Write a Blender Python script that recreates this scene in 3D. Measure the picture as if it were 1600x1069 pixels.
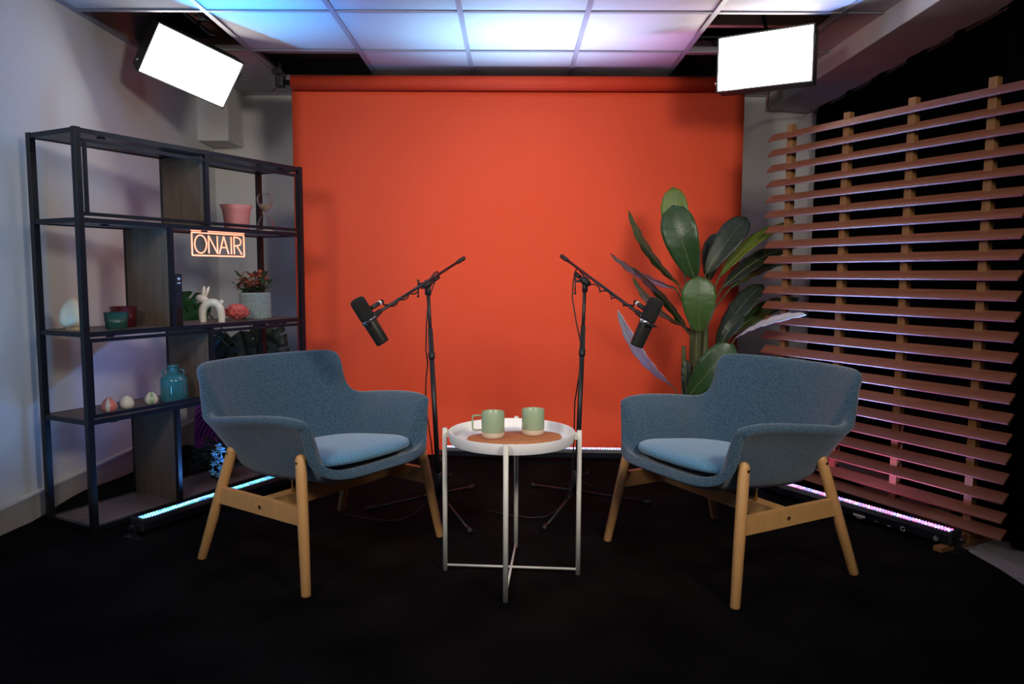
import bpy, bmesh, math, random
from mathutils import Vector, Matrix
random.seed(7)
PI = math.pi
S = bpy.context.scene
for o in list(bpy.data.objects): bpy.data.objects.remove(o)
COL = S.collection

# ------------------------------------------------------------------ camera
F, PITCH, ROLL, EYE = 1154.23, .0909, .0038, 1.0874
cd = bpy.data.cameras.new('camera'); cam = bpy.data.objects.new('camera', cd); COL.objects.link(cam)
cp, sp, cr, sr = math.cos(PITCH), math.sin(PITCH), math.cos(ROLL), math.sin(ROLL)
fwd = Vector((0, cp, -sp)); up0 = Vector((0, sp, cp)); rt0 = Vector((1, 0, 0))
rt = cr*rt0+sr*up0; up = -sr*rt0+cr*up0
M = Matrix((rt, up, -fwd)).transposed().to_4x4(); M.translation = Vector((0, 0, EYE)); cam.matrix_world = M
cd.sensor_width = 36; cd.lens = 36*F/1600; cd.clip_start = .05
S.camera = cam
# ------------------------------------------------------------------ exposure, world, room and added lamps
S.view_settings.view_transform = 'Standard'; S.view_settings.look = 'None'
S.view_settings.gamma = 1; S.view_settings.use_curve_mapping = False
S.view_settings.exposure = 0.12
wd = bpy.data.worlds.new('world'); S.world = wd; wd.use_nodes = True
wd.node_tree.nodes['Background'].inputs[0].default_value = (.5, .55, .7, 1)
wd.node_tree.nodes['Background'].inputs[1].default_value = .02

def area(name, loc, aim, sx, sy, power, col, spread=180, rollx=None):
    l = bpy.data.lights.new(name, 'AREA'); l.shape = 'RECTANGLE'; l.size = sx; l.size_y = sy
    l.energy = power; l.color = col; l.spread = math.radians(spread)
    o = bpy.data.objects.new(name, l); COL.objects.link(o)
    z = -(Vector(aim)-Vector(loc)).normalized()
    x = Vector(rollx) if rollx else Vector((0, 0, 1)).cross(z)
    x = (x-z*x.dot(z)).normalized(); y = z.cross(x)
    m = Matrix((x, y, z)).transposed().to_4x4(); m.translation = Vector(loc); o.matrix_world = m
    return o
# studio key lamps of the room, hung from the ceiling behind and beside the camera
area('key_lamp', (1.35, .55, 2.15), (-.25, 4.3, 1.0), .6, .4, 15, (1, .92, .82), 84)
area('key_lamp', (-1.35, .55, 2.15), (.35, 4.3, 1.0), .6, .4, 11, (1, .92, .82), 84)
area('ambient_fill', (0, -.6, 2.2), (0, .6, 0), 1.2, .6, 9, (.66, .72, 1), 180)  # added unseen fill that lifts the room's ambient light
# added unseen spot that brightens the paper; added unseen blue wash for the left wall
l = bpy.data.lights.new('backdrop_fill', 'SPOT'); l.energy = 58; l.color = (1, .86, .80); l.spot_size = math.radians(40); l.spot_blend = 1; l.shadow_soft_size = .12
o = bpy.data.objects.new('backdrop_fill', l); COL.objects.link(o); o.location = (0, 1.95, 2.26)
o.rotation_euler = (Vector((.05, 4.6, 1.35))-Vector((0, 1.95, 2.26))).to_track_quat('-Z', 'Y').to_euler()
area('blue_wall_fill', (-1.60, 1.75, .12), (-2.1, 2.9, 1.9), .06, .9, 13, (.12, .46, 1), 110)

# ------------------------------------------------------------------ materials
def hexc(h):
    c = [int(h[i:i+2], 16)/255 for i in (0, 2, 4)]
    return tuple((v/12.92 if v <= .04045 else ((v+.055)/1.055)**2.4) for v in c)
def mat(name, col, rough=.5, metal=0, spec=.5, trans=0, ior=1.45, emis=None, es=0, noise=None, bump=None, coat=0, sheen=0, aniso_noise=None, alpha=1):
    m = bpy.data.materials.new(name); m.use_nodes = True; nt = m.node_tree; b = nt.nodes['Principled BSDF']
    if isinstance(col, str): col = hexc(col)
    b.inputs['Base Color'].default_value = (*col, 1); b.inputs['Roughness'].default_value = rough
    b.inputs['Metallic'].default_value = metal; b.inputs['Specular IOR Level'].default_value = spec
    b.inputs['Transmission Weight'].default_value = trans; b.inputs['IOR'].default_value = ior
    b.inputs['Coat Weight'].default_value = coat; b.inputs['Sheen Weight'].default_value = sheen
    if alpha < 1: b.inputs['Alpha'].default_value = alpha
    if emis: b.inputs['Emission Color'].default_value = (*emis, 1); b.inputs['Emission Strength'].default_value = es
    tc = nt.nodes.new('ShaderNodeTexCoord')
    def nz(scale, st, detail=3):
        mp = nt.nodes.new('ShaderNodeMapping'); mp.inputs['Scale'].default_value = st
        nt.links.new(tc.outputs['Object'], mp.inputs['Vector'])
        n = nt.nodes.new('ShaderNodeTexNoise'); n.inputs['Scale'].default_value = scale; n.inputs['Detail'].default_value = detail
        nt.links.new(mp.outputs['Vector'], n.inputs['Vector']); return n
    if noise:   # (scale, stretch, other colour, contrast)
        sc, st, c2, ct = noise
        if isinstance(c2, str): c2 = hexc(c2)
        n = nz(sc, st, 5); r = nt.nodes.new('ShaderNodeValToRGB')
        r.color_ramp.elements[0].position = .5-ct; r.color_ramp.elements[1].position = .5+ct
        r.color_ramp.elements[0].color = (*col, 1); r.color_ramp.elements[1].color = (*c2, 1)
        nt.links.new(n.outputs['Fac'], r.inputs['Fac']); nt.links.new(r.outputs['Color'], b.inputs['Base Color'])
    if bump:    # (scale, stretch, strength, distance)
        sc, st, k, d = bump
        n = nz(sc, st, 4); bp = nt.nodes.new('ShaderNodeBump'); bp.inputs['Strength'].default_value = k; bp.inputs['Distance'].default_value = d
        nt.links.new(n.outputs['Fac'], bp.inputs['Height']); nt.links.new(bp.outputs['Normal'], b.inputs['Normal'])
    return m
U3 = (1, 1, 1)
M_wall = mat('painted_wall', (.62, .61, .58), .9, spec=.2, bump=(60, U3, .08, .002))
M_trim = mat('painted_trim', (.6, .59, .55), .6, bump=(40, U3, .05, .002))
M_trunk = mat('wood_trim', (.42, .40, .36), .6, noise=(3, (1, .15, 6), (.34, .32, .28), .3))
M_tile = mat('ceiling_tile', (.62, .60, .60), .95, spec=.1, noise=(220, U3, (.5, .48, .48), .25), bump=(260, U3, .25, .002))
M_tee = mat('grid_metal', (.30, .28, .31), .5)
M_void = mat('plenum_dark', (.02, .019, .018), .9)
M_joist = mat('joist_wood', (.50, .34, .22), .8, noise=(4, (.3, 6, 6), (.38, .25, .15), .3))  # lightened colour stands in for light the joists lack
M_soffit = mat('soffit_paint', (.55, .54, .53), .85, bump=(30, U3, .05, .003))
M_curt = mat('black_curtain', (.0012, .0012, .0018), 1, spec=.03)
M_carpet = mat('black_carpet', (.0018, .0018, .0021), .95, spec=.06, noise=(3.5, U3, (.0075, .007, .0066), .16), bump=(160, U3, .9, .01))
M_floor = mat('floor_tile', (.36, .34, .34), .45, noise=(5, U3, (.30, .28, .27), .3))
M_grout = mat('grout', (.55, .52, .5), .9)
M_red = mat('paper_red', (.72, .080, .028), .75, spec=.25, bump=(1.6, (1, 1, 2.5), .10, .02))
M_red2 = mat('paper_roll_red', (.62, .055, .018), .6, spec=.3, bump=(5, (1, 3, 3), .05, .01))
M_black = mat('black_metal', (.012, .012, .014), .42, spec=.5)
M_frame = mat('shelf_black_metal', (.006, .007, .009), .36, spec=.4)
M_blackp = mat('black_plastic', (.014, .014, .014), .5, bump=(90, U3, .05, .001))
M_foam = mat('black_foam', (.006, .006, .006), .95, bump=(450, U3, .6, .002))
M_mic = mat('mic_body', (.035, .034, .03), .35, metal=.6)
M_chrome = mat('chrome', (.6, .6, .6), .2, metal=1)
M_brass = mat('brass_bolt', (.55, .42, .2), .25, metal=1)
M_shelf = mat('shelf_board', (.13, .085, .07), .5, noise=(3, (1.2, 14, 14), (.20, .15, .13), .3))
M_div = mat('divider_wood', (.080, .054, .036), .6, noise=(4, (9, 9, .8), (.145, .103, .070), .3), bump=(12, (9, 9, .6), .15, .002))
M_slat = mat('slat_wood', (.235, .085, .043), .5, noise=(5, (1.2, 14, 14), (.16, .056, .028), .3))
M_post = mat('post_wood', (.26, .125, .04), .55, noise=(6, (8, 8, .8), (.19, .085, .028), .3))
M_beech = mat('beech', (.62, .335, .125), .42, noise=(7, (7, 7, .7), (.54, .275, .095), .32))
def fabric(name, a, b):
    m = mat(name, a, .95, spec=.15, sheen=.35, noise=(230, U3, b, .09), bump=(300, U3, .6, .003)); return m
M_fab = fabric('chair_wool', (.019, .050, .084), (.060, .112, .160))
M_cush = fabric('cushion_wool', (.075, .20, .33), (.12, .28, .42))
M_white = mat('white_metal', (.74, .72, .64), .4, coat=.1)
M_tray = mat('tray_white', (.86, .84, .83), .42)
M_board = mat('serving_board', (.50, .19, .075), .5, noise=(6, (1.2, 11, 11), (.36, .12, .045), .3))
M_glaze = mat('sage_glaze', (.33, .42, .27), .25, coat=.5, noise=(16, U3, (.28, .36, .22), .3))
M_clay = mat('cream_clay', (.68, .56, .42), .7)
M_cream = mat('cream_glaze', (.72, .70, .58), .15, coat=.7)
M_coral = mat('coral_glaze', (.68, .20, .16), .2, coat=.6)
M_peony = mat('peony_glaze', (.60, .13, .12), .22, coat=.6)
M_mint = mat('mint_glaze', (.28, .42, .24), .2, coat=.6)
M_pink = mat('pink_glaze', (.62, .24, .24), .5)
M_teal = mat('teal_glaze', (.035, .17, .215), .12, coat=.8, noise=(9, U3, (.025, .13, .18), .3))
M_lamp = mat('egg_lamp', (.66, .55, .36), .5)
M_greeng = mat('green_ribbed_glass', (.02, .10, .075), .15, trans=.35)
M_redg = mat('dark_red_glass', (.09, .008, .012), .2, trans=.15)
M_glass = mat('clear_glass', (.95, .95, .97), .02, trans=1, ior=1.25)
M_sand = mat('sand', (.55, .44, .30), .95)
M_potg = mat('scallop_pot', (.24, .31, .31), .7)
M_binder = mat('binder_black', (.006, .006, .01), .5)
M_mark = mat('white_print', (.6, .6, .62), .6)
M_soil = mat('soil', (.02, .014, .01), .95)
M_leaf = mat('leaf_green', (.016, .045, .013), .33, spec=.5, noise=(7, U3, (.028, .070, .018), .3), bump=(30, (1, 1, 1), .1, .004))
M_leafy = mat('leaf_yellow_green', (.11, .16, .012), .4, noise=(6, U3, (.05, .10, .014), .3))
M_leafb = mat('leaf_bright', (.040, .090, .020), .35, noise=(7, U3, (.055, .115, .027), .3))
M_leafd = mat('leaf_dark', (.014, .024, .012), .38)
M_leaflit = mat('leaf_led_lit', (.55, .57, .60), .35)  # pale tone puts the LED light on two leaves into their colour
M_vein = mat('leaf_vein', (.13, .17, .06), .5)
M_stem = mat('stem', (.09, .105, .03), .5, noise=(8, (6, 6, 1), (.045, .06, .02), .3))
M_mons = mat('monstera_leaf', (.012, .075, .014), .35)
M_mdark = mat('dark_foliage', (.008, .022, .010), .5)
M_succ = mat('succulent_green', (.045, .075, .035), .5)
M_succr = mat('succulent_red', (.32, .07, .035), .5)
M_blue = mat('pale_blue_petal', (.22, .50, .62), .6)
M_cable = mat('cable_rubber', (.008, .008, .010), .5)
M_wcable = mat('pale_cable', (.25, .24, .22), .6)
M_art = mat('panel_led_purple', (.22, .035, .26), .12, spec=.8)  # dark panel; the purple LED light on it is put into the colour
M_artl = mat('panel_groove', (.008, .004, .012), .3)
M_neon = mat('neon_tube', (.8, .2, .1), .4, emis=(1, .27, .15), es=2.1)
M_soft = mat('softbox_diffuser', (.9, .9, .9), .9, emis=(1, .96, .9), es=12)

# ------------------------------------------------------------------ helpers
def nbm(): return bmesh.new()
def link(name, bm, m, parent=None, smooth=False, mats=None):
    me = bpy.data.meshes.new(name); bm.normal_update(); bm.to_mesh(me); bm.free()
    for x in (mats or [m]): me.materials.append(x)
    if smooth:
        for p in me.polygons: p.use_smooth = True
    o = bpy.data.objects.new(name, me); COL.objects.link(o)
    if parent: o.parent = parent
    return o
def tag(o, label=None, cat=None, group=None, kind=None):
    if label: o['label'] = label
    if cat: o['category'] = cat
    if group: o['group'] = group
    if kind: o['kind'] = kind
    return o
def empty(name, loc, rz=0, label=None, cat=None, group=None):
    o = bpy.data.objects.new(name, None); COL.objects.link(o); o.location = loc; o.rotation_euler = (0, 0, rz)
    o.empty_display_size = .05
    return tag(o, label, cat, group)
def box(bm, c, s, R=None, bev=0):
    r = bmesh.ops.create_cube(bm, size=1); vs = r['verts']
    mt = Matrix.Translation(Vector(c)) @ (R.to_4x4() if R else Matrix()) @ Matrix.Diagonal((*s, 1))
    bmesh.ops.transform(bm, matrix=mt, verts=vs)
    if bev:
        es = {e for v in vs for e in v.link_edges}
        bmesh.ops.bevel(bm, geom=list(es), offset=bev, segments=2, affect='EDGES', profile=.5)
def frame_of(d):
    d = d.normalized(); a = Vector((0, 0, 1)) if abs(d.z) < .9 else Vector((1, 0, 0))
    x = a.cross(d).normalized(); return x, d.cross(x)
def tube(bm, pts, r, n=8, cap=True, radii=None, closed=False):
    pts = [Vector(p) for p in pts]; rings = []; x = None; L = len(pts)
    for i, p in enumerate(pts):
        d = (pts[(i+1) % L]-pts[i-1]) if closed else (pts[min(i+1, L-1)]-pts[max(i-1, 0)])
        d.normalize()
        if x is None: x, y = frame_of(d)
        else:
            x = (x-d*x.dot(d)).normalized(); y = d.cross(x)
        rr = radii[i] if radii else r
        rings.append([bm.verts.new(p+(x*math.cos(2*PI*k/n)+y*math.sin(2*PI*k/n))*rr) for k in range(n)])
    for i in range(L if closed else L-1):
        a, b = rings[i], rings[(i+1) % L]
        for k in range(n): bm.faces.new((a[k], a[(k+1) % n], b[(k+1) % n], b[k]))
    if cap and not closed:
        bm.faces.new(rings[0][::-1]); bm.faces.new(rings[-1])
def lathe(bm, prof, n=32, c=(0, 0, 0), rf=None, capb=True, capt=False, mi=None):
    rings = []; c = Vector(c)
    for j, (r, z) in enumerate(prof):
        rings.append([bm.verts.new(c+Vector((math.cos(2*PI*k/n)*(r*(rf(k, j) if rf else 1)), math.sin(2*PI*k/n)*(r*(rf(k, j) if rf else 1)), z))) for k in range(n)])
    for j in range(len(rings)-1):
        for k in range(n):
            f = bm.faces.new((rings[j][k], rings[j][(k+1) % n], rings[j+1][(k+1) % n], rings[j+1][k]))
            if mi: f.material_index = mi(k, j)
    if capb: bm.faces.new(rings[0][::-1])
    if capt: bm.faces.new(rings[-1])
def smoothpath(pts, n=8, closed=False):
    P = [Vector(p) for p in pts]; out = []; L = len(P)
    for i in range(L if closed else L-1):
        g = (lambda k: P[k % L]) if closed else (lambda k: P[max(0, min(L-1, k))])
        a, b, c, d = g(i-1), g(i), g(i+1), g(i+2)
        for k in range(n):
            t = k/n; out.append(.5*((2*b)+(c-a)*t+(2*a-5*b+4*c-d)*t*t+(3*b-a-3*c+d)*t**3))
    if not closed: out.append(P[-1])
    return out
def bar(bm, a, b, w, h, upv=(0, 0, 1)):
    a, b = Vector(a), Vector(b); d = (b-a); L = d.length; d.normalize(); upv = Vector(upv)
    y = upv.cross(d).normalized(); z = d.cross(y)
    R = Matrix((d, y, z)).transposed(); box(bm, (a+b)/2, (L, w, h), R)
def bb(name, c, s, m, parent=None, bev=0, R=None):
    bm = nbm(); box(bm, c, s, R, bev); return link(name, bm, m, parent)
def sub(o, lv=1, rl=None):
    md = o.modifiers.new('sub', 'SUBSURF'); md.levels = lv; md.render_levels = rl or lv
def copy_child(src, parent, loc=None):
    c = src.copy(); COL.objects.link(c); c.parent = parent
    if loc is not None: c.location = loc
    return c

# ------------------------------------------------------------------ room shell
XL, XR, YB, YF, ZC = -2.09, 2.35, 5.28, -2.2, 2.33
def struct(o): o['kind'] = 'structure'; return o
floor = struct(bb('floor', ((XL+XR)/2, (YB+YF)/2, -.06), (XR-XL+.2, YB-YF+.2, .08), M_grout))
# light tiles seen beyond the carpet, each its own piece
tm = None
for i in range(2):
    for j in range(14):
        bm = nbm(); cx = 1.59+i*.6; cy = YF+.28+j*.6
        if cy > YB: continue
        box(bm, (0, 0, 0), (.592, .592, .02), None, .002)
        if tm is None: t = link('floor_tile', bm, M_floor, floor); tm = t.data
        else: bm.free(); t = bpy.data.objects.new('floor_tile', tm); COL.objects.link(t); t.parent = floor
        t.location = (cx, cy, -.0105)
struct(bb('wall_left', (XL-.05, (YB+YF)/2, 1.35), (.1, YB-YF+.2, 2.75), M_wall))
wb = struct(bb('wall_back', ((XL+XR)/2, YB+.05, 1.35), (XR-XL, .1, 2.75), M_wall))
struct(bb('wall_right', (XR+.05, (YB+YF)/2, 1.35), (.1, YB-YF+.2, 2.75), M_wall))
struct(bb('wall_front', ((XL+XR)/2, YF-.05, 1.35), (XR-XL, .1, 2.75), M_wall))
# boxed-in pipe in the back left corner, soffit along the right wall
bm = nbm(); box(bm, ((XL-1.885)/2, 5.14, 2.15), (-1.885-XL, .28, .37), None, .003)
struct(link('trim_1', bm, M_wall))
bm = nbm(); box(bm, (1.96, (YB+YF)/2, 2.34), (.4, YB-YF, .235), None, .004)
struct(link('trim_2', bm, M_soffit))
# baseboard: skirting with a ledge
bm = nbm(); box(bm, (XL+.009, (YB+YF)/2, .062), (.018, YB-YF, .124)); struct(link('baseboard_left', bm, M_trunk))
bm = nbm(); box(bm, (XL+.013, (YB+YF)/2, .132), (.026, YB-YF, .014), None, .003); struct(link('trim_3', bm, M_trim))
bm = nbm(); box(bm, (0, YB-.008, .06), (XR-XL, .016, .12)); struct(link('baseboard_back', bm, M_trim))

# ceiling: dark void, joists, metal grid, tiles
ceil = struct(bb('ceiling', ((XL+XR)/2, (YB+YF)/2, 2.76), (XR-XL, YB-YF, .05), M_void))
GX = [XL+.012, -1.464, -.858, -.252, .354, .960, 1.566, 1.768]
GY = [5.27, 4.875, 4.255, 3.635, 3.015, 2.395, 1.775, 1.155, .535, -.085, -.705, -1.325, -1.945, -2.19]
OPEN = {(0, 2), (1, 1), (5, 1), (5, 2), (1, 0), (5, 0), (2, 0), (3, 0), (4, 0), (6, 0)}
OPEN = {(0, 2), (1, 1), (5, 1), (5, 2)}
for i in range(len(GX)-1):
    for j in range(len(GY)-1):
        if (i, j) in OPEN: continue
        x0, x1, y1, y0 = GX[i], GX[i+1], GY[j], GY[j+1]
        bm = nbm(); box(bm, (0, 0, 0), (x1-x0-.012, y1-y0-.012, .016), None, .003)
        t = link('ceiling_tile', bm, M_tile, ceil); t.location = ((x0+x1)/2, (y0+y1)/2, ZC+.012+random.uniform(-.001, .001))
for x in GX[1:-1]:
    bm = nbm(); box(bm, (x, (YB+YF)/2, ZC-.002), (.026, YB-YF, .004)); box(bm, (x, (YB+YF)/2, ZC+.016), (.003, YB-YF, .036))
    link('grid_runner', bm, M_tee, ceil)
for y in GY[1:-1]:
    for i in range(len(GX)-1):
        bm = nbm(); box(bm, ((GX[i]+GX[i+1])/2, y, ZC-.0015), (GX[i+1]-GX[i]-.02, .022, .004)); box(bm, ((GX[i]+GX[i+1])/2, y, ZC+.014), (GX[i+1]-GX[i]-.02, .003, .03))
        link('grid_crossbar', bm, M_tee, ceil)
bm = nbm(); box(bm, (XL+.012, (YB+YF)/2, ZC+.006), (.024, YB-YF, .022)); link('wall_angle', bm, M_tee, ceil)
bm = nbm(); box(bm, (-.15, YB-.012, ZC+.006), (3.86, .024, .022)); link('wall_angle', bm, M_tee, ceil)
for (a, b) in (((-2.05, 4.50, 2.425), (1.75, 4.50, 2.425)), ((-1.40, 4.06, 2.44), (1.75, 4.06, 2.44)), ((-2.05, 5.0, 2.53), (1.75, 5.0, 2.53))):
    bm = nbm(); bar(bm, a, b, .045, .07); link('joist', bm, M_joist, ceil)
bm = nbm(); bar(bm, (-1.70, 3.4, 2.49), (-1.70, 4.9, 2.49), .05, .06); link('joist', bm, M_joist, ceil)
bm = nbm(); tube(bm, [(.7, 4.15, 2.44), (1.7, 4.15, 2.44)], .012, 8); link('ceiling_pipe', bm, M_chrome, ceil)
bm = nbm(); tube(bm, smoothpath([(1.12, 4.3, 2.40), (1.2, 4.36, 2.37), (1.35, 4.4, 2.38), (1.5, 4.3, 2.46)], 6), .006, 6); link('ceiling_cable', bm, M_cable, ceil)

# ------------------------------------------------------------------ carpet
bm = nbm(); NX, NY = 110, 150; CX0, CX1, CY0, CY1 = XL+.02, 1.82, YF+.1, 4.62
vv = []
for j in range(NY+1):
    row = []
    for i in range(NX+1):
        x = CX0+(CX1-CX0)*i/NX; y = CY0+(CY1-CY0)*j/NY
        if i == NX: x += .004*math.sin(y*17)
        z = .004+.003*math.sin(x*7+1.3*math.sin(y*3))*math.sin(y*5+x)+random.uniform(-.0012, .0012)
        if i < 8: z += .035*max(0, 1-i/7.)*math.exp(-((y-3.45)/.3)**2)+.02*max(0, 1-i/6.)*math.exp(-((y-2.9)/.2)**2)
        if i == NX or j in (0, NY): z = -.0005
        row.append(bm.verts.new((x, y, z)))
    vv.append(row)
for j in range(NY):
    for i in range(NX): bm.faces.new((vv[j][i], vv[j][i+1], vv[j+1][i+1], vv[j+1][i]))
tag(link('carpet', bm, M_carpet, smooth=True), 'large black short-pile carpet covering the studio floor', 'carpet')

# ------------------------------------------------------------------ backdrop
bt = empty('paper_backdrop', (.03, 4.6, 0), 0, 'wide orange-red paper backdrop hanging from a roll under the ceiling', 'backdrop')
def add_sheet():
    bm = nbm(); prof = []
    for k in range(30): prof.append((4.645-4.6, 2.235-(2.235-.312)*k/29))
    for k in range(1, 13):
        a = k/12*PI/2; prof.append((.045-.30*(1-math.cos(a)), .312-.30*math.sin(a)))
    rows = []
    for (y, z) in prof:
        rows.append([bm.verts.new((-1.385+2.775*i/40, y+.004*math.sin(i*.9+z*2)*(1 if z < 1 else .4), z)) for i in range(41)])
    for a, b in zip(rows, rows[1:]):
        for i in range(40): bm.faces.new((a[i], a[i+1], b[i+1], b[i]))
    o = link('paper_sheet', bm, M_red, bt, True); md = o.modifiers.new('s', 'SOLIDIFY'); md.thickness = .0015
add_sheet()
bm = nbm(); tube(bm, [(-1.37, 0, 2.242), (1.38, 0, 2.242)], .043, 28); link('paper_roll', bm, M_red2, bt, True)
bm = nbm(); tube(bm, [(-1.43, 0, 2.242), (1.44, 0, 2.242)], .016, 14); link('core_tube', bm, M_black, bt, True)
for sx in (-1.44, 1.45):
    bm = nbm(); box(bm, (sx, 0, 2.25), (.05, .06, .075), None, .01); box(bm, (sx, 0, 2.33), (.018, .02, .14)); box(bm, (sx-.01, -.02, 2.30), (.06, .03, .03), None, .006)
    tube(bm, [(sx, -.03, 2.22), (sx-.03, -.05, 2.18)], .003, 6); tube(bm, [(sx, 0, 2.38), (sx, 0, 2.48)], .012, 8)
    link('roll_bracket', bm, M_black, bt)

# ------------------------------------------------------------------ curtain along the right
def curtain():
    bm = nbm(); rows = []; n = 420
    for z in (.012, .5, 1.2, 1.9, 2.238):
        r = []
        for i in range(n+1):
            y = 5.2-i/n*5.8; s = 1-.85*(z/2.24)**3
            r.append(bm.verts.new((2.08-.06*(1-z/2.22)*max(0, min(1, (5.2-y)/2.))+.028*s*math.sin(i*.62)+.012*math.sin(i*.23+z), y+.01*math.sin(i*.31), z)))
        rows.append(r)
    for a, b in zip(rows, rows[1:]):
        for i in range(n): bm.faces.new((a[i], b[i], b[i+1], a[i+1]))
    c = empty('stage_curtain', (0, 0, 0), 0, 'black pleated floor-length curtain hanging behind the slatted wooden screen', 'curtain')
    o = link('curtain_cloth', bm, M_curt, c, True); md = o.modifiers.new('s', 'SOLIDIFY'); md.thickness = .003
    bm = nbm(); tube(bm, [(2.08, 5.22, 2.21), (2.08, -.6, 2.21)], .009, 8); link('curtain_rail', bm, M_black, c)
curtain()

# ------------------------------------------------------------------ shelving unit
SA = 1.0901
sh = empty('open_shelving_unit', (-1.74, 3.0, 0), SA, 'tall black metal shelving unit with staggered dark wood dividers', 'shelf')
W_, D_ = 1.24, .3045
LV = [.022, .4717, .836, 1.3007, 1.655]
for (x, y) in ((0, 0), (W_, 0), (0, D_), (W_, D_)):
    bm = nbm(); box(bm, (x, y, .834), (.026, .026, 1.668), None, .001); link('post', bm, M_frame, sh)
for z in LV:
    for (a, b) in (((0, 0), (W_, 0)), ((0, D_), (W_, D_)), ((0, 0), (0, D_)), ((W_, 0), (W_, D_))):
        dx, dy = b[0]-a[0], b[1]-a[1]
        bm = nbm(); box(bm, ((a[0]+b[0])/2, (a[1]+b[1])/2, z), (max(abs(dx)-.026, .02), max(abs(dy)-.026, .02), .02))
        link('rail', bm, M_frame, sh)
    bm = nbm(); box(bm, (W_/2, D_/2, z+.002 if z < 1.6 else z), (W_-.02, D_-.02, .014)); link('shelf_board', bm, M_shelf if z < 1.6 else M_frame, sh)
    for x in (.12, .62, 1.12):
        bm = nbm(); box(bm, (x, .02, z-.014), (.03, .012, .008)); link('board_clip', bm, M_frame, sh)
# divider boards with black edge posts, one per row
for (a, z0, z1) in ((.413, LV[0], LV[1]), (.62, LV[1], LV[2]), (.413, LV[2], LV[3]), (.62, LV[3], LV[4])):
    bm = nbm(); box(bm, (a, D_/2, (z0+z1)/2), (.018, D_-.02, z1-z0-.02)); link('divider_board', bm, M_div, sh)
    for y in (0.0, D_):
        bm = nbm(); box(bm, (a+.003, y, (z0+z1)/2), (.02, .02, z1-z0-.02)); link('divider_post', bm, M_frame, sh)
# thin inset rectangles in the first and third rows
for (z0, z1) in ((LV[3]+.026, LV[4]-.036), (LV[1]+.024, LV[2]-.026)):
    for y in (0.0,):
        bm = nbm()
        box(bm, (W_/2+.005, y, z0), (W_-.034, .016, .014)); box(bm, (W_/2+.005, y, z1), (W_-.034, .016, .014))
        xo = .034 if z0 > 1 else .0185
        box(bm, (xo, y, (z0+z1)/2), (.012, .014, z1-z0)); box(bm, (W_-.0185, y, (z0+z1)/2), (.012, .014, z1-z0))
        link('inset_frame', bm, M_frame, sh)
UV = Vector((math.cos(SA), math.sin(SA), 0)); WV = Vector((-math.sin(SA), math.cos(SA), 0)); SO = Vector((-1.74, 3.0, 0))
def SP(a, b, z): return SO+UV*a+WV*b+Vector((0, 0, z))
T = .009   # board top above level height
# --- things on the shelves
def egg_prof(r, h, n=18, p=1.25):
    out = []
    for k in range(n+1):
        t = k/n; a = PI*t
        rr = r*math.sin(a)**.95*(1+.24*math.cos(a)) if 0 < k < n else .0008
        out.append((max(rr, .0008), h*(1-math.cos(a))/2))
    return out
bm = nbm(); lathe(bm, [(.035, 0)]+[(r, z) for r, z in egg_prof(.052, .138) if z > .006], 36)
o = link('egg_lamp', bm, M_lamp, smooth=True); o.location = SP(.062, .17, LV[2]+T); tag(o, 'large cream egg-shaped table lamp on the middle shelf behind the left post', 'lamp')
def ribbed(name, r0, r1, h, m, ribs, amp, at, label, cat):
    bm = nbm(); n = ribs*4; rf = (lambda k, j: 1+amp*math.cos(k*PI/2)) if amp else None
    lathe(bm, [(r0*.96, 0), (r0, .004), (r1, h), (r1-.005, h), (r0-.006, .01), (.001, .01)], n, rf=rf)
    o = link(name, bm, m, smooth=True); o.location = at; return tag(o, label, cat)
ribbed('tealight_holder', .041, .048, .073, M_greeng, 26, .025, SP(.20, .09, LV[2]+T), 'ribbed dark green glass tealight holder beside the cream egg lamp', 'candle holder')
ribbed('candle_holder', .052, .056, .092, M_redg, 12, 0, SP(.30, .185, LV[2]+T), 'dark red candle holder behind the green ribbed glass', 'candle holder')
# black binder
b = empty('lever_binder', SP(.462, .012, LV[2]+T), SA, 'tall black binder standing against the divider on the middle shelf', 'binder')
bm = nbm(); box(bm, (0, .11, .12), (.036, .22, .24), None, .002); link('cover', bm, M_binder, b)
bm = nbm(); zz = .218; box(bm, (0, -.0006, zz), (.003, .001, .016)); box(bm, (0, -.0006, zz), (.015, .001, .003))
for s in (-1, 1): box(bm, (s*.004, -.0006, zz), (.0018, .001, .008)); box(bm, (s*.0075, -.0006, zz), (.0015, .001, .006))
box(bm, (0, -.0006, .198), (.018, .001, .005)); link('spine_mark', bm, M_mark, b)
tag(b.children[1], 'small white printed star and bar')
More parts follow.
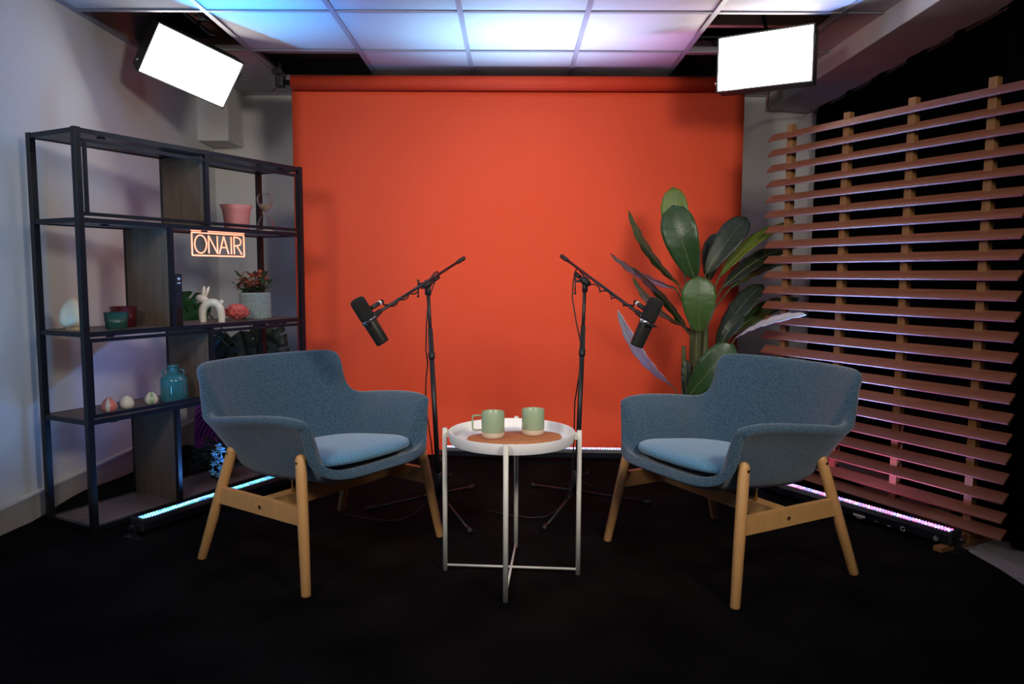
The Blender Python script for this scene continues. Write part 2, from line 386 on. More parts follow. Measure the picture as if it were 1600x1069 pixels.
# white rabbit-eared balloon style figurine
fg = empty('rabbit_figurine', SP(.715, .10, LV[2]+T), .15, 'glossy white rabbit figurine standing on the middle shelf', 'figurine')
bm = nbm(); arch = [(-.042, 0, 0), (-.043, 0, .045), (-.036, 0, .075), (-.015, 0, .095), (.015, 0, .098), (.037, 0, .08), (.046, 0, .045), (.047, 0, 0)]
pp = smoothpath(arch, 5); tube(bm, pp, .018, 14, radii=[.0165+.004*math.sin(PI*i/(len(pp)-1)) for i in range(len(pp))])
o = link('body', bm, M_cream, fg, True)
bm = nbm(); bmesh.ops.create_uvsphere(bm, u_segments=20, v_segments=12, radius=1, matrix=Matrix.Translation((-.043, 0, .118)) @ Matrix.Rotation(.25, 4, 'Y') @ Matrix.Diagonal((.031, .0215, .021, 1))); link('head', bm, M_cream, fg, True)
for s in (-1, 1):
    bm = nbm(); bmesh.ops.create_uvsphere(bm, u_segments=12, v_segments=10, radius=1, matrix=Matrix.Translation((-.026+.006*s, .009*s, .152)) @ Matrix.Rotation(.25+.12*s, 4, 'Y') @ Matrix.Diagonal((.009, .008, .029, 1))); link('ear', bm, M_cream, fg, True)
bm = nbm(); bmesh.ops.create_uvsphere(bm, u_segments=12, v_segments=10, radius=.0105, matrix=Matrix.Translation((.05, 0, .103))); link('tail', bm, M_cream, fg, True)
# ceramic peony
bm = nbm()
def petal(bm, base, dirv, upv, L, w, cup):
    d = Vector(dirv).normalized(); u = Vector(upv); u = (u-d*u.dot(d)).normalized(); s = d.cross(u); rows = []
    for i in range(6):
        t = i/5; ww = w*math.sin(PI*(.18+.74*t))**.8
        p = Vector(base)+d*L*t+u*cup*t*t
        rows.append([bm.verts.new(p+s*ww*k+u*(-.28*w*(1-k*k))) for k in (-1, -.5, 0, .5, 1)])
    for a, b2 in zip(rows, rows[1:]):
        for k in range(4): bm.faces.new((a[k], a[k+1], b2[k+1], b2[k]))
bmesh.ops.create_uvsphere(bm, u_segments=16, v_segments=10, radius=1, matrix=Matrix.Translation((0, 0, .029)) @ Matrix.Diagonal((.033, .033, .026, 1)))
for ring, (n, lat) in enumerate(((10, -.65), (10, -.2), (9, .25), (8, .65), (6, 1.05))):
    for k in range(n):
        a = 2*PI*(k+ring*.5)/n; nrm = Vector((math.cos(a)*math.cos(lat), math.sin(a)*math.cos(lat), math.sin(lat)))
        tg = Vector((-math.cos(a)*math.sin(lat), -math.sin(a)*math.sin(lat), math.cos(lat)))
        petal(bm, (nrm.x*.034, nrm.y*.034, .029+nrm.z*.026), tg+nrm*.35, nrm, .029, .018, -.002)
o = link('ceramic_peony', bm, M_peony, smooth=True); o.scale = (1.3, 1.3, 1.22); o.location = SP(.875, .10, LV[2]+T); tag(o, 'coral pink ceramic peony flower between the rabbit and the scalloped pot', 'ornament')
o.modifiers.new('s', 'SOLIDIFY').thickness = .0015
# scalloped pot with succulent
sc = empty('potted_succulent', SP(1.045, .15, LV[2]+T), 0, 'red-green succulent in a scalloped grey-green pot on the middle shelf', 'potted plant')
bm = nbm(); nr, nk = 78, 144; prof = [(.070, 0), (.074, .004)]+[(.0765, .006+.133*j/nr) for j in range(nr)]+[(.072, .142), (.068, .138), (.066, .12), (.001, .12)]
def rf(k, j):
    if j < 2 or j >= nr+2: return 1
    row = (j-2)/nr*12; f = row % 1; off = .5 if int(row) % 2 else 0
    ph = abs(((k/nk*26+off) % 1)-.5)*2
    return 1.0+.11*max(0, 1-(ph*.9)**2-((1-f)*.9)**2*0)*(1 if f > ph*ph*.75 else 0)*(.35+.65*(1-f))
lathe(bm, prof, nk, rf=rf); link('pot', bm, M_potg, sc)
bm = nbm(); lathe(bm, [(.066, .119), (.001, .122)], 20, capb=False); link('soil', bm, M_soil, sc)
bm = nbm()
def small_leaf(bm, p, d, L, w, t=.15, mi=0):
    d = Vector(d).normalized(); s, u = frame_of(d); p = Vector(p); vs = []
    pr = ((0, .25), (.3, .85), (.6, 1), (.85, .6), (1, .05)); A = []
    for (q, k) in pr: A.append([bm.verts.new(p+d*L*q+s*w*k*c+u*(w*t*(1 if c == 0 else -.6)-L*.15*q*q)) for c in (-1, 0, 1)])
    for a, b2 in zip(A, A[1:]):
        for k in range(2): bm.faces.new((a[k], a[k+1], b2[k+1], b2[k])).material_index = mi
for st in range(17):
    a = st*2.4; r = .018+.036*((st*7) % 10)/10; h = random.uniform(.07, .165)-r*.25
    b0 = Vector((math.cos(a)*r*.5, math.sin(a)*r*.5, .12)); b1 = Vector((math.cos(a)*r*2.0, math.sin(a)*r*2.0, .12+h*.8))
    tube(bm, [b0, b1], .0022, 5)
    for k in range(15):
        t = .25+.75*k/14; p = b0.lerp(b1, t); aa = k*2.4+st
        d = Vector((math.cos(aa), math.sin(aa), .25+.9*(t > .85)))
        small_leaf(bm, p, d, random.uniform(.030, .042), .0125, .15, 1 if random.random() < (.75 if (t > .55 and math.cos(a) < .5) else .12) else 0)
tag(link('foliage', bm, None, sc, True, [M_succ, M_succr]), kind='stuff')
sc.children[2].modifiers.new('s', 'SOLIDIFY').thickness = .0018
# level 2: pink pot and hourglass
bm = nbm(); lathe(bm, [(.052, 0), (.060, .004), (.064, .06), (.070, .105), (.081, .132), (.079, .133), (.066, .105), (.058, .02), (.001, .015)], 40)
o = link('pink_pot', bm, M_pink, smooth=True); o.location = SP(.935, .15, LV[3]+T); tag(o, 'matte pink flared plant pot on the upper right shelf', 'pot')
hg = empty('hourglass', SP(1.135, .15, LV[3]+T), 0, 'glass hourglass with pale sand beside the pink pot', 'hourglass')
gp = [(.036, .012), (.042, .03), (.040, .055), (.026, .082), (.009, .1), (.0055, .108), (.009, .116), (.026, .134), (.040, .162), (.043, .185), (.034, .205), (.018, .212), (.001, .213)]
bm = nbm(); P = smoothpath([(r, 0, z) for r, z in gp], 3); lathe(bm, [(max(p.x, .001), p.z) for p in P]+[(max(p.x-.0015, .0005), p.z) for p in reversed(P)], 28, capb=False); link('glass_bulb', bm, M_glass, hg, True)
bm = nbm(); lathe(bm, [(.001, .118), (.007, .119), (.022, .135), (.034, .155), (.001, .156)], 24, capb=False); link('sand', bm, M_sand, hg, True)
bm = nbm(); lathe(bm, [(.042, 0), (.043, .002), (.043, .012), (.040, .014), (.001, .015)], 28); link('base', bm, M_clay, hg, True)
# level 4: eggs and bottle
def decor_egg(name, at, h, r, mats, mi, label):
    bm = nbm(); lathe(bm, [(.012, 0)]+[(rr, z) for rr, z in egg_prof(r, h, 16) if z > .0012], 36, mi=mi)
    o = link(name, bm, None, None, True, mats); o.location = at; o.rotation_euler.z = -.2+(.785 if 'coral' in label else 0); tag(o, label, 'ornament', 'ceramic eggs on the lower shelf')
decor_egg('ceramic_egg', SP(.155, .10, LV[1]+T), .067, .031, [M_cream, M_coral], lambda k, j: 1 if (k % 9) in (0, 1, 2, 3, 4, 5) else 0, 'coral and white striped ceramic egg, leftmost on the lower shelf')
decor_egg('ceramic_egg', SP(.248, .11, LV[1]+T), .062, .029, [M_cream], None, 'plain cream ceramic egg between the two striped eggs')
decor_egg('ceramic_egg', SP(.37, .11, LV[1]+T), .062, .028, [M_cream, M_mint], lambda k, j: 1 if (k % 12) in (5, 6, 7, 8) else 0, 'green and white striped ceramic egg beside the teal bottle')
bt2 = empty('teal_bottle', SP(.487, .105, LV[1]+T), .3, 'glossy teal ceramic bottle with two tiny handles on the lower shelf', 'bottle')
bm = nbm(); P = smoothpath([(.052, 0, 0), (.060, 0, .004), (.062, 0, .02), (.062, 0, .09), (.058, 0, .112), (.044, 0, .13), (.025, 0, .14), (.0215, 0, .146), (.022, 0, .162), (.027, 0, .168), (.025, 0, .173), (.019, 0, .17), (.018, 0, .15)], 4)
lathe(bm, [(p.x, p.z) for p in P], 36); link('vessel', bm, M_teal, bt2, True)
for s in (-1, 1):
    bm = nbm(); tube(bm, smoothpath([(s*.024, 0, .148), (s*.036, 0, .152), (s*.046, 0, .144), (s*.045, 0, .126)], 5), .0035, 8); link('handle', bm, M_teal, bt2, True)

# neon sign under level 2
ns = empty('neon_sign', SP(.73, .05, 1.228), SA, 'red neon sign reading ON AIR hanging under the upper shelf', 'sign')
sw_, shh = .315, .108
bm = nbm(); rr = .006
pts = smoothpath([(-sw_/2, 0, -shh/2), (sw_/2, 0, -shh/2), (sw_/2, 0, shh/2), (-sw_/2, 0, shh/2)], 1, True)
tube(bm, [(-sw_/2, 0, -shh/2), (sw_/2, 0, -shh/2)], .0036, 8); tube(bm, [(-sw_/2, 0, shh/2), (sw_/2, 0, shh/2)], .0036, 8)
tube(bm, [(-sw_/2, 0, -shh/2), (-sw_/2, 0, shh/2)], .0036, 8); tube(bm, [(sw_/2, 0, -shh/2), (sw_/2, 0, shh/2)], .0036, 8)
link('border_tube', bm, M_neon, ns, True)
def letter(strokes, x):
    bm = nbm()
    for st in strokes: tube(bm, [(x+px, 0, pz) for px, pz in st], .0033, 8)
    link('letter_tube', bm, M_neon, ns, True)
oo = [(.034*math.cos(2*PI*k/20), .043*math.sin(2*PI*k/20)) for k in range(21)]
letter([oo], -.108)
letter([[(-.026, -.043), (-.026, .043)], [(-.026, .043), (.026, -.043)], [(.026, -.043), (.026, .043)]], -.035)
letter([[(-.028, -.043), (0, .043)], [(0, .043), (.028, -.043)], [(-.017, -.012), (.017, -.012)]], .030)
letter([[(0, -.043), (0, .043)]], .076)
letter([[(-.022, -.043), (-.022, .043)], [(-.022, .043), (.006, .04), (.02, .03), (.022, .018), (.016, .004), (-.022, -.003)], [(-.004, -.002), (.026, -.043)]], .116)
bm = nbm(); box(bm, (0, 0, .064), (sw_, .012, .006)); link('top_glow', bm, M_neon, ns)  # glowing strip puts the sign's glow under the shelf into a part
bm = nbm()
for s in (-1, 1): tube(bm, [(s*.12, 0, .053), (s*.12, 0, .066)], .0015, 5)
link('hanging_wire', bm, M_black, ns)
area('neon_glow', SP(.73, .0, 1.22), SP(.73, -1, 1.22), .28, .08, .5, (1, .16, .07), 180, rollx=UV)

# ------------------------------------------------------------------ armchairs
def shell_bm():
    half = [(0, .325, .404), (.12, .326, .404), (.200, .320, .408), (.256, .307, .425), (.290, .296, .455), (.304, .290, .51), (.313, .286, .568), (.320, .274, .600), (.334, .22, .613), (.348, .13, .613), (.362, .03, .604), (.371, -.08, .592), (.368, -.165, .580), (.360, -.218, .588), (.354, -.245, .628), (.355, -.262, .675), (.353, -.272, .724), (.336, -.286, .758), (.298, -.308, .771), (.20, -.345, .771), (.10, -.366, .771), (0, -.372, .771)]
    full = half+[(-x, y, z) for x, y, z in half[-2:0:-1]]
    rim = smoothpath(full, 3, True); n = len(rim); bm = nbm(); rings = []; MR = 14
    sm = lambda a, b, x: (lambda t: t*t*(3-2*t))(max(0, min(1, (x-a)/(b-a))))
    for R in rim:
        back = sm(.05, -.3, R.y); front = sm(.26, .33, R.y)*sm(.5, .38, R.z)
        cy = .02
        by = cy+(R.y-cy)*(.80 if R.y > cy else .80-.26*back)
        B = Vector((math.copysign(.222*(abs(R.x)/.37)**.75, R.x)*(1-.1*back), by, .366+.06*by))
        h = R.z-B.z
        e1 = .30*(1-back)+.30*back; e2 = .24*(1-back)+.62*back
        e1 = e1*(1-front)+.5*front; e2 = e2*(1-front)+.9*front
        d = Vector((R.x-B.x, R.y-B.y, 0))
        P1 = B+d*e1+Vector((0, 0, h*(.02+.02*back))); P2 = B+d*e2+Vector((0, 0, h*(.66-.06*back)))
        ring = []
        for k in range(MR+1):
            t = k/MR
            ring.append(B*(1-t)**3+P1*3*t*(1-t)**2+P2*3*t*t*(1-t)+R*t**3)
        inner = [Vector((0, cy+.02, .362)).lerp(B, q) for q in (.25, .5, .78)]
        rings.append([bm.verts.new(p) for p in inner+ring])
    c = bm.verts.new((0, cy+.02, .361))
    for i in range(n):
        a, b2 = rings[i], rings[(i+1) % n]
        bm.faces.new((c, a[0], b2[0]))
        for k in range(len(a)-1): bm.faces.new((a[k], a[k+1], b2[k+1], b2[k]))
    return bm, rim
def make_chair(loc, rz, label):
    t = empty('armchair', loc, rz, label, 'armchair', 'blue armchairs flanking the small table')
    bm, rim = shell_bm(); o = link('shell', bm, M_fab, t, True)
    ms = o.modifiers.new('sm', 'SMOOTH'); ms.factor = .5; ms.iterations = 5
    md = o.modifiers.new('s', 'SOLIDIFY'); md.thickness = .034; md.offset = 1; md.use_even_offset = False; md.use_quality_normals = True
    sub(o, 1)
    # cushion
    bm = nbm(); n = 64; rings = []
    def outl(a):
        c, s = math.cos(a), math.sin(a); e = 2/2.9
        x = .254*abs(c)**e*(1 if c > 0 else -1); y = .245*abs(s)**e*(1 if s > 0 else -1)
        x *= 1+.06*(y/.24)
        return x, .072+y
    for (q, z) in ((.3, .384), (.93, .384), (.985, .389), (1, .399), (.985, .411), (.93, .420), (.8, .427), (.55, .433), (.25, .436)):
        rings.append([bm.verts.new((outl(2*PI*k/n)[0]*q, .072+(outl(2*PI*k/n)[1]-.072)*q, z+.085*(outl(2*PI*k/n)[1]-.072)*q)) for k in range(n)])
    for a, b2 in zip(rings, rings[1:]):
        for k in range(n): bm.faces.new((a[k], a[(k+1) % n], b2[(k+1) % n], b2[k]))
    bm.faces.new(rings[0][::-1]); bm.faces.new(rings[-1])
    o = link('seat_cushion', bm, M_cush, t, True); o['label'] = 'lighter blue rounded seat cushion'; o.location = (0, 0, .008)
    # legs
    for s in (-1, 1):
        for (f, tp) in (((s*.353, -.294, 0), (s*.306, -.140, .452)), ((s*.352, .302, 0), (s*.296, .222, .470))):
            f, tp = Vector(f), Vector(tp); d = (tp-f).normalized(); L = (tp-f).length
            rr = .0195; pts, rad = [], []
            for (q, r) in ((.0, .010), (.003, .0145), (.008, .0165), (L*.5, .0192), (L-.02, rr), (L-.010, rr*.86), (L-.004, rr*.6), (L, rr*.15)):
                pts.append(f+d*q); rad.append(r)
            bm = nbm(); tube(bm, pts, rr, 18, radii=rad); lg = link('leg', bm, M_beech, t, True)
            q = tp-d*.028+Vector((s*.017, 0, 0)); bm = nbm(); tube(bm, [q, q+Vector((s*.004, 0, 0))], .0055, 12); link('bolt', bm, M_brass, lg)
            
        bm = nbm(); a = Vector((s*.324, -.196, .262)); b = Vector((s*.321, .246, .262)); bar(bm, a, b, .022, .062)
        rl = link('side_rail', bm, M_beech, t)
        bm = nbm(); tube(bm, [(s*.333, .045, .262), (s*.338, .045, .262)], .0065, 12); link('bolt', bm, M_brass, rl)
    bm = nbm(); bar(bm, (-.315, .045, .262), (.315, .045, .262), .05, .05)
    link('cross_rail', bm, M_beech, t)
    for s in (-1, 1):
        bm = nbm(); tube(bm, [(s*.20, .06, .285), (s*.20, .06, .37)], .007, 10); link('spacer_post', bm, M_brass, t, True)
    return t
make_chair((-.742, 2.863, 0), math.radians(-34.3)-PI/2, 'blue fabric armchair left of the small white table, back towards the black shelf')
make_chair((.827, 2.779, 0), math.radians(-151.2)-PI/2, 'blue fabric armchair right of the small white table, back towards the slatted screen')

# ------------------------------------------------------------------ tray table
TX, TY = .0, 2.614
tb = empty('tray_table', (TX, TY, 0), -.076, 'small round white metal tray table between the two armchairs', 'table')
bm = nbm(); lathe(bm, [(.216, .492), (.221, .493), (.2225, .496), (.2262, .529), (.2255, .531), (.2235, .531), (.2225, .529), (.2195, .4985), (.217, .4965), (.001, .4965)], 96); o = link('tray', bm, M_tray, tb, True); o.modifiers.new('e', 'EDGE_SPLIT').split_angle = .9
for k in range(4):
    a = k*PI/2; c, s = math.cos(a), math.sin(a)
    bm = nbm(); tube(bm, [(c*.243, s*.243, 0), (c*.243, s*.243, .535)], .0088, 14); lg = link('leg', bm, M_white, tb, True)
    bm = nbm(); R = Matrix.Rotation(a, 3, 'Z'); box(bm, (c*.232, s*.232, .515), (.014, .010, .026), R); link('tray_hook', bm, M_white, lg)
for k in range(2):
    a = k*PI/2; c, s = math.cos(a), math.sin(a)
    bm = nbm(); tube(bm, [(-c*.238, -s*.238, .024+.001*k), (c*.238, s*.238, .024+.001*k)], .0045, 8); link('crossbar', bm, M_white, tb, True)
# serving board
bm = nbm(); n = 56; ba = math.radians(14)
def bo(k, q):
    a = 2*PI*k/n; x = .172*math.copysign(abs(math.cos(a))**.82, math.cos(a)); y = (.088-.010*x/.17)*math.copysign(abs(math.sin(a))**.9, math.sin(a))
    x *= q; y *= q; return (x*math.cos(ba)-y*math.sin(ba), x*math.sin(ba)+y*math.cos(ba))
rings = [[bm.verts.new((*bo(k, q), z)) for k in range(n)] for (q, z) in ((.95, 0), (.985, .003), (1, .010), (.985, .0145), (.96, .0155))]
for a, b in zip(rings, rings[1:]):
    for k in range(n): bm.faces.new((a[k], a[(k+1) % n], b[(k+1) % n], b[k]))
bm.faces.new(rings[0][::-1]); bm.faces.new(rings[-1])
o = link('serving_board', bm, M_board, smooth=True); o.location = (.012, 2.600, .4968); tag(o, 'oval reddish wooden serving board lying on the white tray table', 'tray')
o.modifiers.new('e', 'EDGE_SPLIT').split_angle = .6
def mug(loc, ha, label):
    t = empty('mug', loc, ha, label, 'mug', 'sage green mugs on the serving board')
    R0 = .0405
    bm = nbm(); lathe(bm, [(.033, 0), (.037, .003), (R0*.985, .010), (R0, .0215)], 36); link('clay_base', bm, M_clay, t, True)
    bm = nbm(); lathe(bm, [(R0, .0215), (R0+.0006, .024), (R0+.0004, .091), (R0-.001, .093), (R0-.0032, .091), (R0-.004, .02), (.001, .016)], 36, capb=False); link('glazed_cup', bm, M_glaze, t, True)
    bm = nbm(); P = smoothpath([(-R0+.002, 0, .079), (-R0-.026, 0, .0785), (-R0-.032, 0, .071), (-R0-.031, 0, .035), (-R0-.025, 0, .027), (-R0+.002, 0, .027)], 4)
    rings = []
    for i, p in enumerate(P):
        d = (P[min(i+1, len(P)-1)]-P[max(i-1, 0)]).normalized(); nrm = Vector((d.z, 0, -d.x))
        rings.append([bm.verts.new(p+nrm*x*.003+Vector((0, y*.006, 0))) for x, y in ((1, .7), (1, -.7), (.4, -1), (-.4, -1), (-1, -.7), (-1, .7), (-.4, 1), (.4, 1))])
    for a, b in zip(rings, rings[1:]):
        for k in range(8): bm.faces.new((a[k], a[(k+1) % 8], b[(k+1) % 8], b[k]))
    link('handle', bm, M_glaze, t, True)
mug((-.066, 2.578, .5125), .05, 'sage green mug with its square handle showing, nearer the left armchair')
mug((.077, 2.63, .5125), -1.75, 'sage green mug with its handle turned away, nearer the right armchair')

# ------------------------------------------------------------------ microphone stands
def mic_stand(base, feet, top, front, rear, side, label, labelm, labelc, capdir):
    base, top, front, rear = map(Vector, (base, top, front, rear))
    t = empty('microphone_stand', base, 0, label, 'microphone stand', 'boom microphone stands')
    L = lambda p: Vector(p)-base
    bm = nbm(); lathe(bm, [(.017, .06), (.024, .065), (.024, .13), (.018, .14), (.018, .17), (.014, .175), (.001, .176)], 16); link('tripod_hub', bm, M_black, t, True)
    bm = nbm(); tube(bm, [(.02, 0, .15), (.045, 0, .16)], .004, 8); bmesh.ops.create_uvsphere(bm, u_segments=10, v_segments=8, radius=.009, matrix=Matrix.Translation((.05, 0, .162))); link('clamp_knob', bm, M_blackp, t, True)
    for f in feet:
        f = L(f); f.z = 0; d = f.normalized()
        bm = nbm(); tube(bm, [d*.015+Vector((0, 0, .075)), f*.93+Vector((0, 0, .018))], .0065, 10); lg = link('leg', bm, M_black, t, True)
        bm = nbm(); tube(bm, [f*.92+Vector((0, 0, .018)), f*1.02+Vector((0, 0, .012))], .011, 10, radii=[.009, .0125]); link('rubber_foot', bm, M_blackp, lg, True)
        bm = nbm(); tube(bm, [Vector((0, 0, .13))+d*.02, f*.33+Vector((0, 0, .055))], .003, 6); link('leg_brace', bm, M_black, lg, True)
    lt = L(top); mid = Vector((0, 0, .1)).lerp(lt, .66)
    bm = nbm(); tube(bm, [(0, 0, .1), mid], .0115, 14); link('outer_pole', bm, M_black, t, True)
    bm = nbm(); dd = (lt-mid).normalized(); tube(bm, [mid-dd*.02, mid-dd*.012, mid-dd*.01, mid+dd*.012, mid+dd*.0125, mid+dd*.12], .015, 14, radii=[.0125, .0155, .0155, .0155, .0125, .0115]); link('height_clutch', bm, M_blackp, t, True)
    bm = nbm(); tube(bm, [mid, lt], .008, 12); link('inner_pole', bm, M_black, t, True)
    bd = (front-rear).normalized(); c = top
    sd = Vector((-bd.y, bd.x, 0)).normalized()
    bm = nbm(); tube(bm, [L(c)-Vector((0, 0, .05)), L(c)-Vector((0, 0, .012))], .013, 12); bmesh.ops.create_uvsphere(bm, u_segments=14, v_segments=10, radius=.02, matrix=Matrix.Translation(L(c)))
    tube(bm, [L(c)-bd*.035, L(c)+bd*.035], .0125, 12)
    link('boom_joint', bm, M_blackp, t, True)
    bm = nbm(); q = L(c)+sd*side*.02; tube(bm, [q, q+sd*side*.03], .006, 8); tube(bm, [q+sd*side*.03+Vector((0, 0, .012)), q+sd*side*.03-Vector((0, 0, .055))], .003, 8)
    bmesh.ops.create_uvsphere(bm, u_segments=8, v_segments=6, radius=.006, matrix=Matrix.Translation(q+sd*side*.03-Vector((0, 0, .057)))); bmesh.ops.create_uvsphere(bm, u_segments=8, v_segments=6, radius=.006, matrix=Matrix.Translation(q+sd*side*.03+Vector((0, 0, .014))))
    link('locking_lever', bm, M_black, t, True)
    bm = nbm(); tube(bm, [L(rear), L(front)], .0065, 12); link('boom_arm', bm, M_black, t, True)
    bm = nbm(); tube(bm, [L(rear)-bd*.005, L(rear), L(rear)+bd*.06, L(rear)+bd*.065], .0105, 12, radii=[.007, .0105, .0105, .008]); link('boom_end_grip', bm, M_blackp, t, True)
    bm = nbm(); tube(bm, [L(c)-bd*.10, L(c)-bd*.06], .0105, 12); link('boom_collar', bm, M_blackp, t, True)
    bm = nbm(); tube(bm, [L(front)-bd*.045, L(front)+bd*.01], .011, 12); link('boom_collar', bm, M_blackp, t, True)
    # microphone (its own thing, held by the stand)
    ax = Vector(capdir).normalized()      # points from tail to foam
    mc = front+bd*.028+Vector((0, -.02, -.01))
    m = empty('microphone', mc, 0, labelm, 'microphone', 'broadcast microphones on the booms')
    xs, ys = frame_of(ax); R = Matrix((xs, ys, ax)).transposed().to_4x4()
    def mlathe(name, prof, mm, n=28):
        b2 = nbm(); lathe(b2, prof, n, capt=True); bmesh.ops.transform(b2, matrix=R @ Matrix.Diagonal((.92, .92, 1, 1)), verts=b2.verts); return link(name, b2, mm, m, True)
    mlathe('windscreen', [(.030, .004), (.0325, .010), (.0335, .02), (.0335, .075), (.0325, .088), (.028, .095), (.018, .099), (.004, .1)], M_foam)
    mlathe('body', [(.001, -.105), (.024, -.105), (.0275, -.103), (.029, -.098), (.0305, -.02), (.0315, -.012), (.0315, .004)], M_mic)
    mlathe('ring', [(.0335, -.010), (.0345, -.008), (.0345, .002), (.0335, .004)], M_chrome)
    b2 = nbm()
    for s in (-1, 1):
        p = (R @ Vector((s*.034, 0, -.004))); tube(b2, [p, R @ Vector((s*.043, 0, -.004))], .009, 12)
    arc = [R @ Vector((.040*math.cos(a), .040*math.sin(a), -.004)) for a in [PI*k/12 for k in range(13)]]
    tube(b2, arc, .0035, 8); link('yoke', b2, M_black, m, True)
    # cable: plugs near the capsule, wraps the boom, drops behind the pole to the floor
    cb = empty('microphone_cable', base, 0, labelc, 'cable', 'microphone cables on the stands')
    n = 90; Lb = (front-c).length; pts = []; plug = front-bd*.03+Vector((0, 0, .035))-sd*0
    for k in range(n+1):
        q = k/n; a = q*2*PI*4+1
        p = (front-bd*.09).lerp(c, q)+(sd*math.cos(a)+bd.cross(sd)*math.sin(a))*.0098; pts.append(p)
    tail = [c-bd*.06+Vector((0, 0, .028)), c-bd*.10+Vector((0, .0, .015)), c-bd*.06+Vector((side*.03, .02, -.10)), c+Vector((side*.012, .018, -.30)), c+Vector((side*.004, .016, -.36)), Vector((top.x*.7+base.x*.3+side*.03, top.y+.02, .5)), Vector((base.x+side*.02, base.y+.02, .12)), Vector((base.x+side*.1, base.y-.12, .02)), Vector((base.x+side*.22, base.y-.2, .014)), Vector((base.x+side*.42, base.y-.1, .014))]
    full = smoothpath([plug-bd*.03, (front-bd*.07)+Vector((0, 0, .02))]+pts+tail, 2)
    b2 = nbm(); tube(b2, [p-base for p in full], .0032, 6); link('cord', b2, M_cable, cb, True)
    b2 = nbm(); tube(b2, [plug-base+bd*.045, plug-base-bd*.03], .009, 12); link('plug', b2, M_blackp, cb, True)
    b2 = nbm(); tube(b2, [plug-base-bd*.004, plug-base-bd*.016], .0096, 12); link('plug_band', b2, M_mark, cb, True)
mic_stand((-.335, 3.34, 0), [(-.658, 3.307, 0), (-.172, 3.018, 0), (-.199, 3.668, 0)], (-.380, 3.33, 1.045), (-.548, 2.93, .925), (-.236, 3.62, 1.166), -1,
          'black boom microphone stand behind the left armchair', 'black broadcast microphone angled over the left armchair', 'black cable wound round the left-hand microphone boom', (-.50, -.05, .85))
mic_stand((.305, 3.39, 0), [(.108, 3.706, 0), (.139, 3.061, 0), (.655, 3.417, 0)], (.333, 3.39, 1.06), (.518, 2.93, .925), (.240, 3.61, 1.178), -1,
          'black boom microphone stand behind the right armchair', 'black broadcast microphone angled over the right armchair', 'black cable wound round the right-hand microphone boom', (.36, -.05, .88))

# ------------------------------------------------------------------ softboxes
def softbox(c, w, h, yaw, tilt, roll, up_to, label, flap):
    Rm = Matrix.Rotation(yaw, 3, 'Z') @ Matrix.Rotation(tilt, 3, 'X') @ Matrix.Rotation(roll, 3, 'Y')
    t = empty('softbox_light', c, 0, label, 'studio light', 'softbox lights hung from the ceiling')
    t.rotation_euler = Rm.to_euler()
    bm = nbm(); box(bm, (0, 0, 0), (w, .006, h), None, .002); link('diffuser', bm, M_soft, t)
    # black tapered hood
    bm = nbm(); f = [bm.verts.new((sx*(w/2+.006), -.004, sz*(h/2+.006))) for sx, sz in ((-1, -1), (1, -1), (1, 1), (-1, 1))]
    m1 = [bm.verts.new((sx*(w/2+.002), .12, sz*(h/2+.002))) for sx, sz in ((-1, -1), (1, -1), (1, 1), (-1, 1))]
    b = [bm.verts.new((sx*w*.22, .18, sz*h*.3)) for sx, sz in ((-1, -1), (1, -1), (1, 1), (-1, 1))]
    for r1, r2 in ((f, m1), (m1, b)):
        for k in range(4): bm.faces.new((r1[k], r1[(k+1) % 4], r2[(k+1) % 4], r2[k]))
    bm.faces.new(b)
    o = link('hood', bm, M_blackp, t); o.modifiers.new('s', 'SOLIDIFY').thickness = .003
    bm = nbm(); box(bm, (0, .19, 0), (.09, .07, .09), None, .01); link('lamp_head', bm, M_blackp, t)
    bm = nbm(); box(bm, (flap*(w/2+.008), .004, h*.22), (.012, .02, .05), None, .003); link('velcro_tab', bm, M_blackp, t)
    bm = nbm(); bmesh.ops.create_uvsphere(bm, u_segments=10, v_segments=8, radius=.009, matrix=Matrix.Translation((-(w/2+.018), .03, -h*.33))); tube(bm, [(-(w/2), .03, -h*.33), (-(w/2+.018), .03, -h*.33)], .004, 8); link('knob', bm, M_chrome, t, True)
    hd = Vector(c)+Rm @ Vector((0, .2, 0)); iv = Rm.inverted()
    l = lambda p: iv @ (Vector(p)-Vector(c))
    bm = nbm(); tube(bm, [l(hd), l((hd.x, hd.y, hd.z+.03)), l(up_to)], .009, 10); link('hanging_arm', bm, M_black, t, True)
    bm = nbm(); q = l(up_to); box(bm, q, (.05, .05, .05), iv, .008); tube(bm, [l((up_to[0]-.04, up_to[1]-.03, up_to[2])), q], .006, 8); link('clamp', bm, M_chrome, t)
softbox((-1.677, 3.981, 2.162), .45, .257, .704, .532, .275, (-1.66, 4.10, 2.46), 'left softbox light, tilted sideways, hanging over the black shelf', 1)
softbox((1.244, 3.775, 2.157), .45, .257, -.543, .02, .008, (1.30, 4.02, 2.50), 'right softbox light hanging level above the potted plant', 1)
bm = nbm(); tube(bm, smoothpath([(1.33, 3.95, 2.09), (1.38, 4.1, 2.06), (1.52, 4.5, 2.07), (1.75, 4.95, 2.16), (2.0, 5.15, 2.19), (2.06, 5.2, 2.24)], 8), .005, 6)
tag(link('lamp_cable', bm, M_wcable, smooth=True), 'thin grey cable sagging from the right softbox to the curtain corner', 'cable')

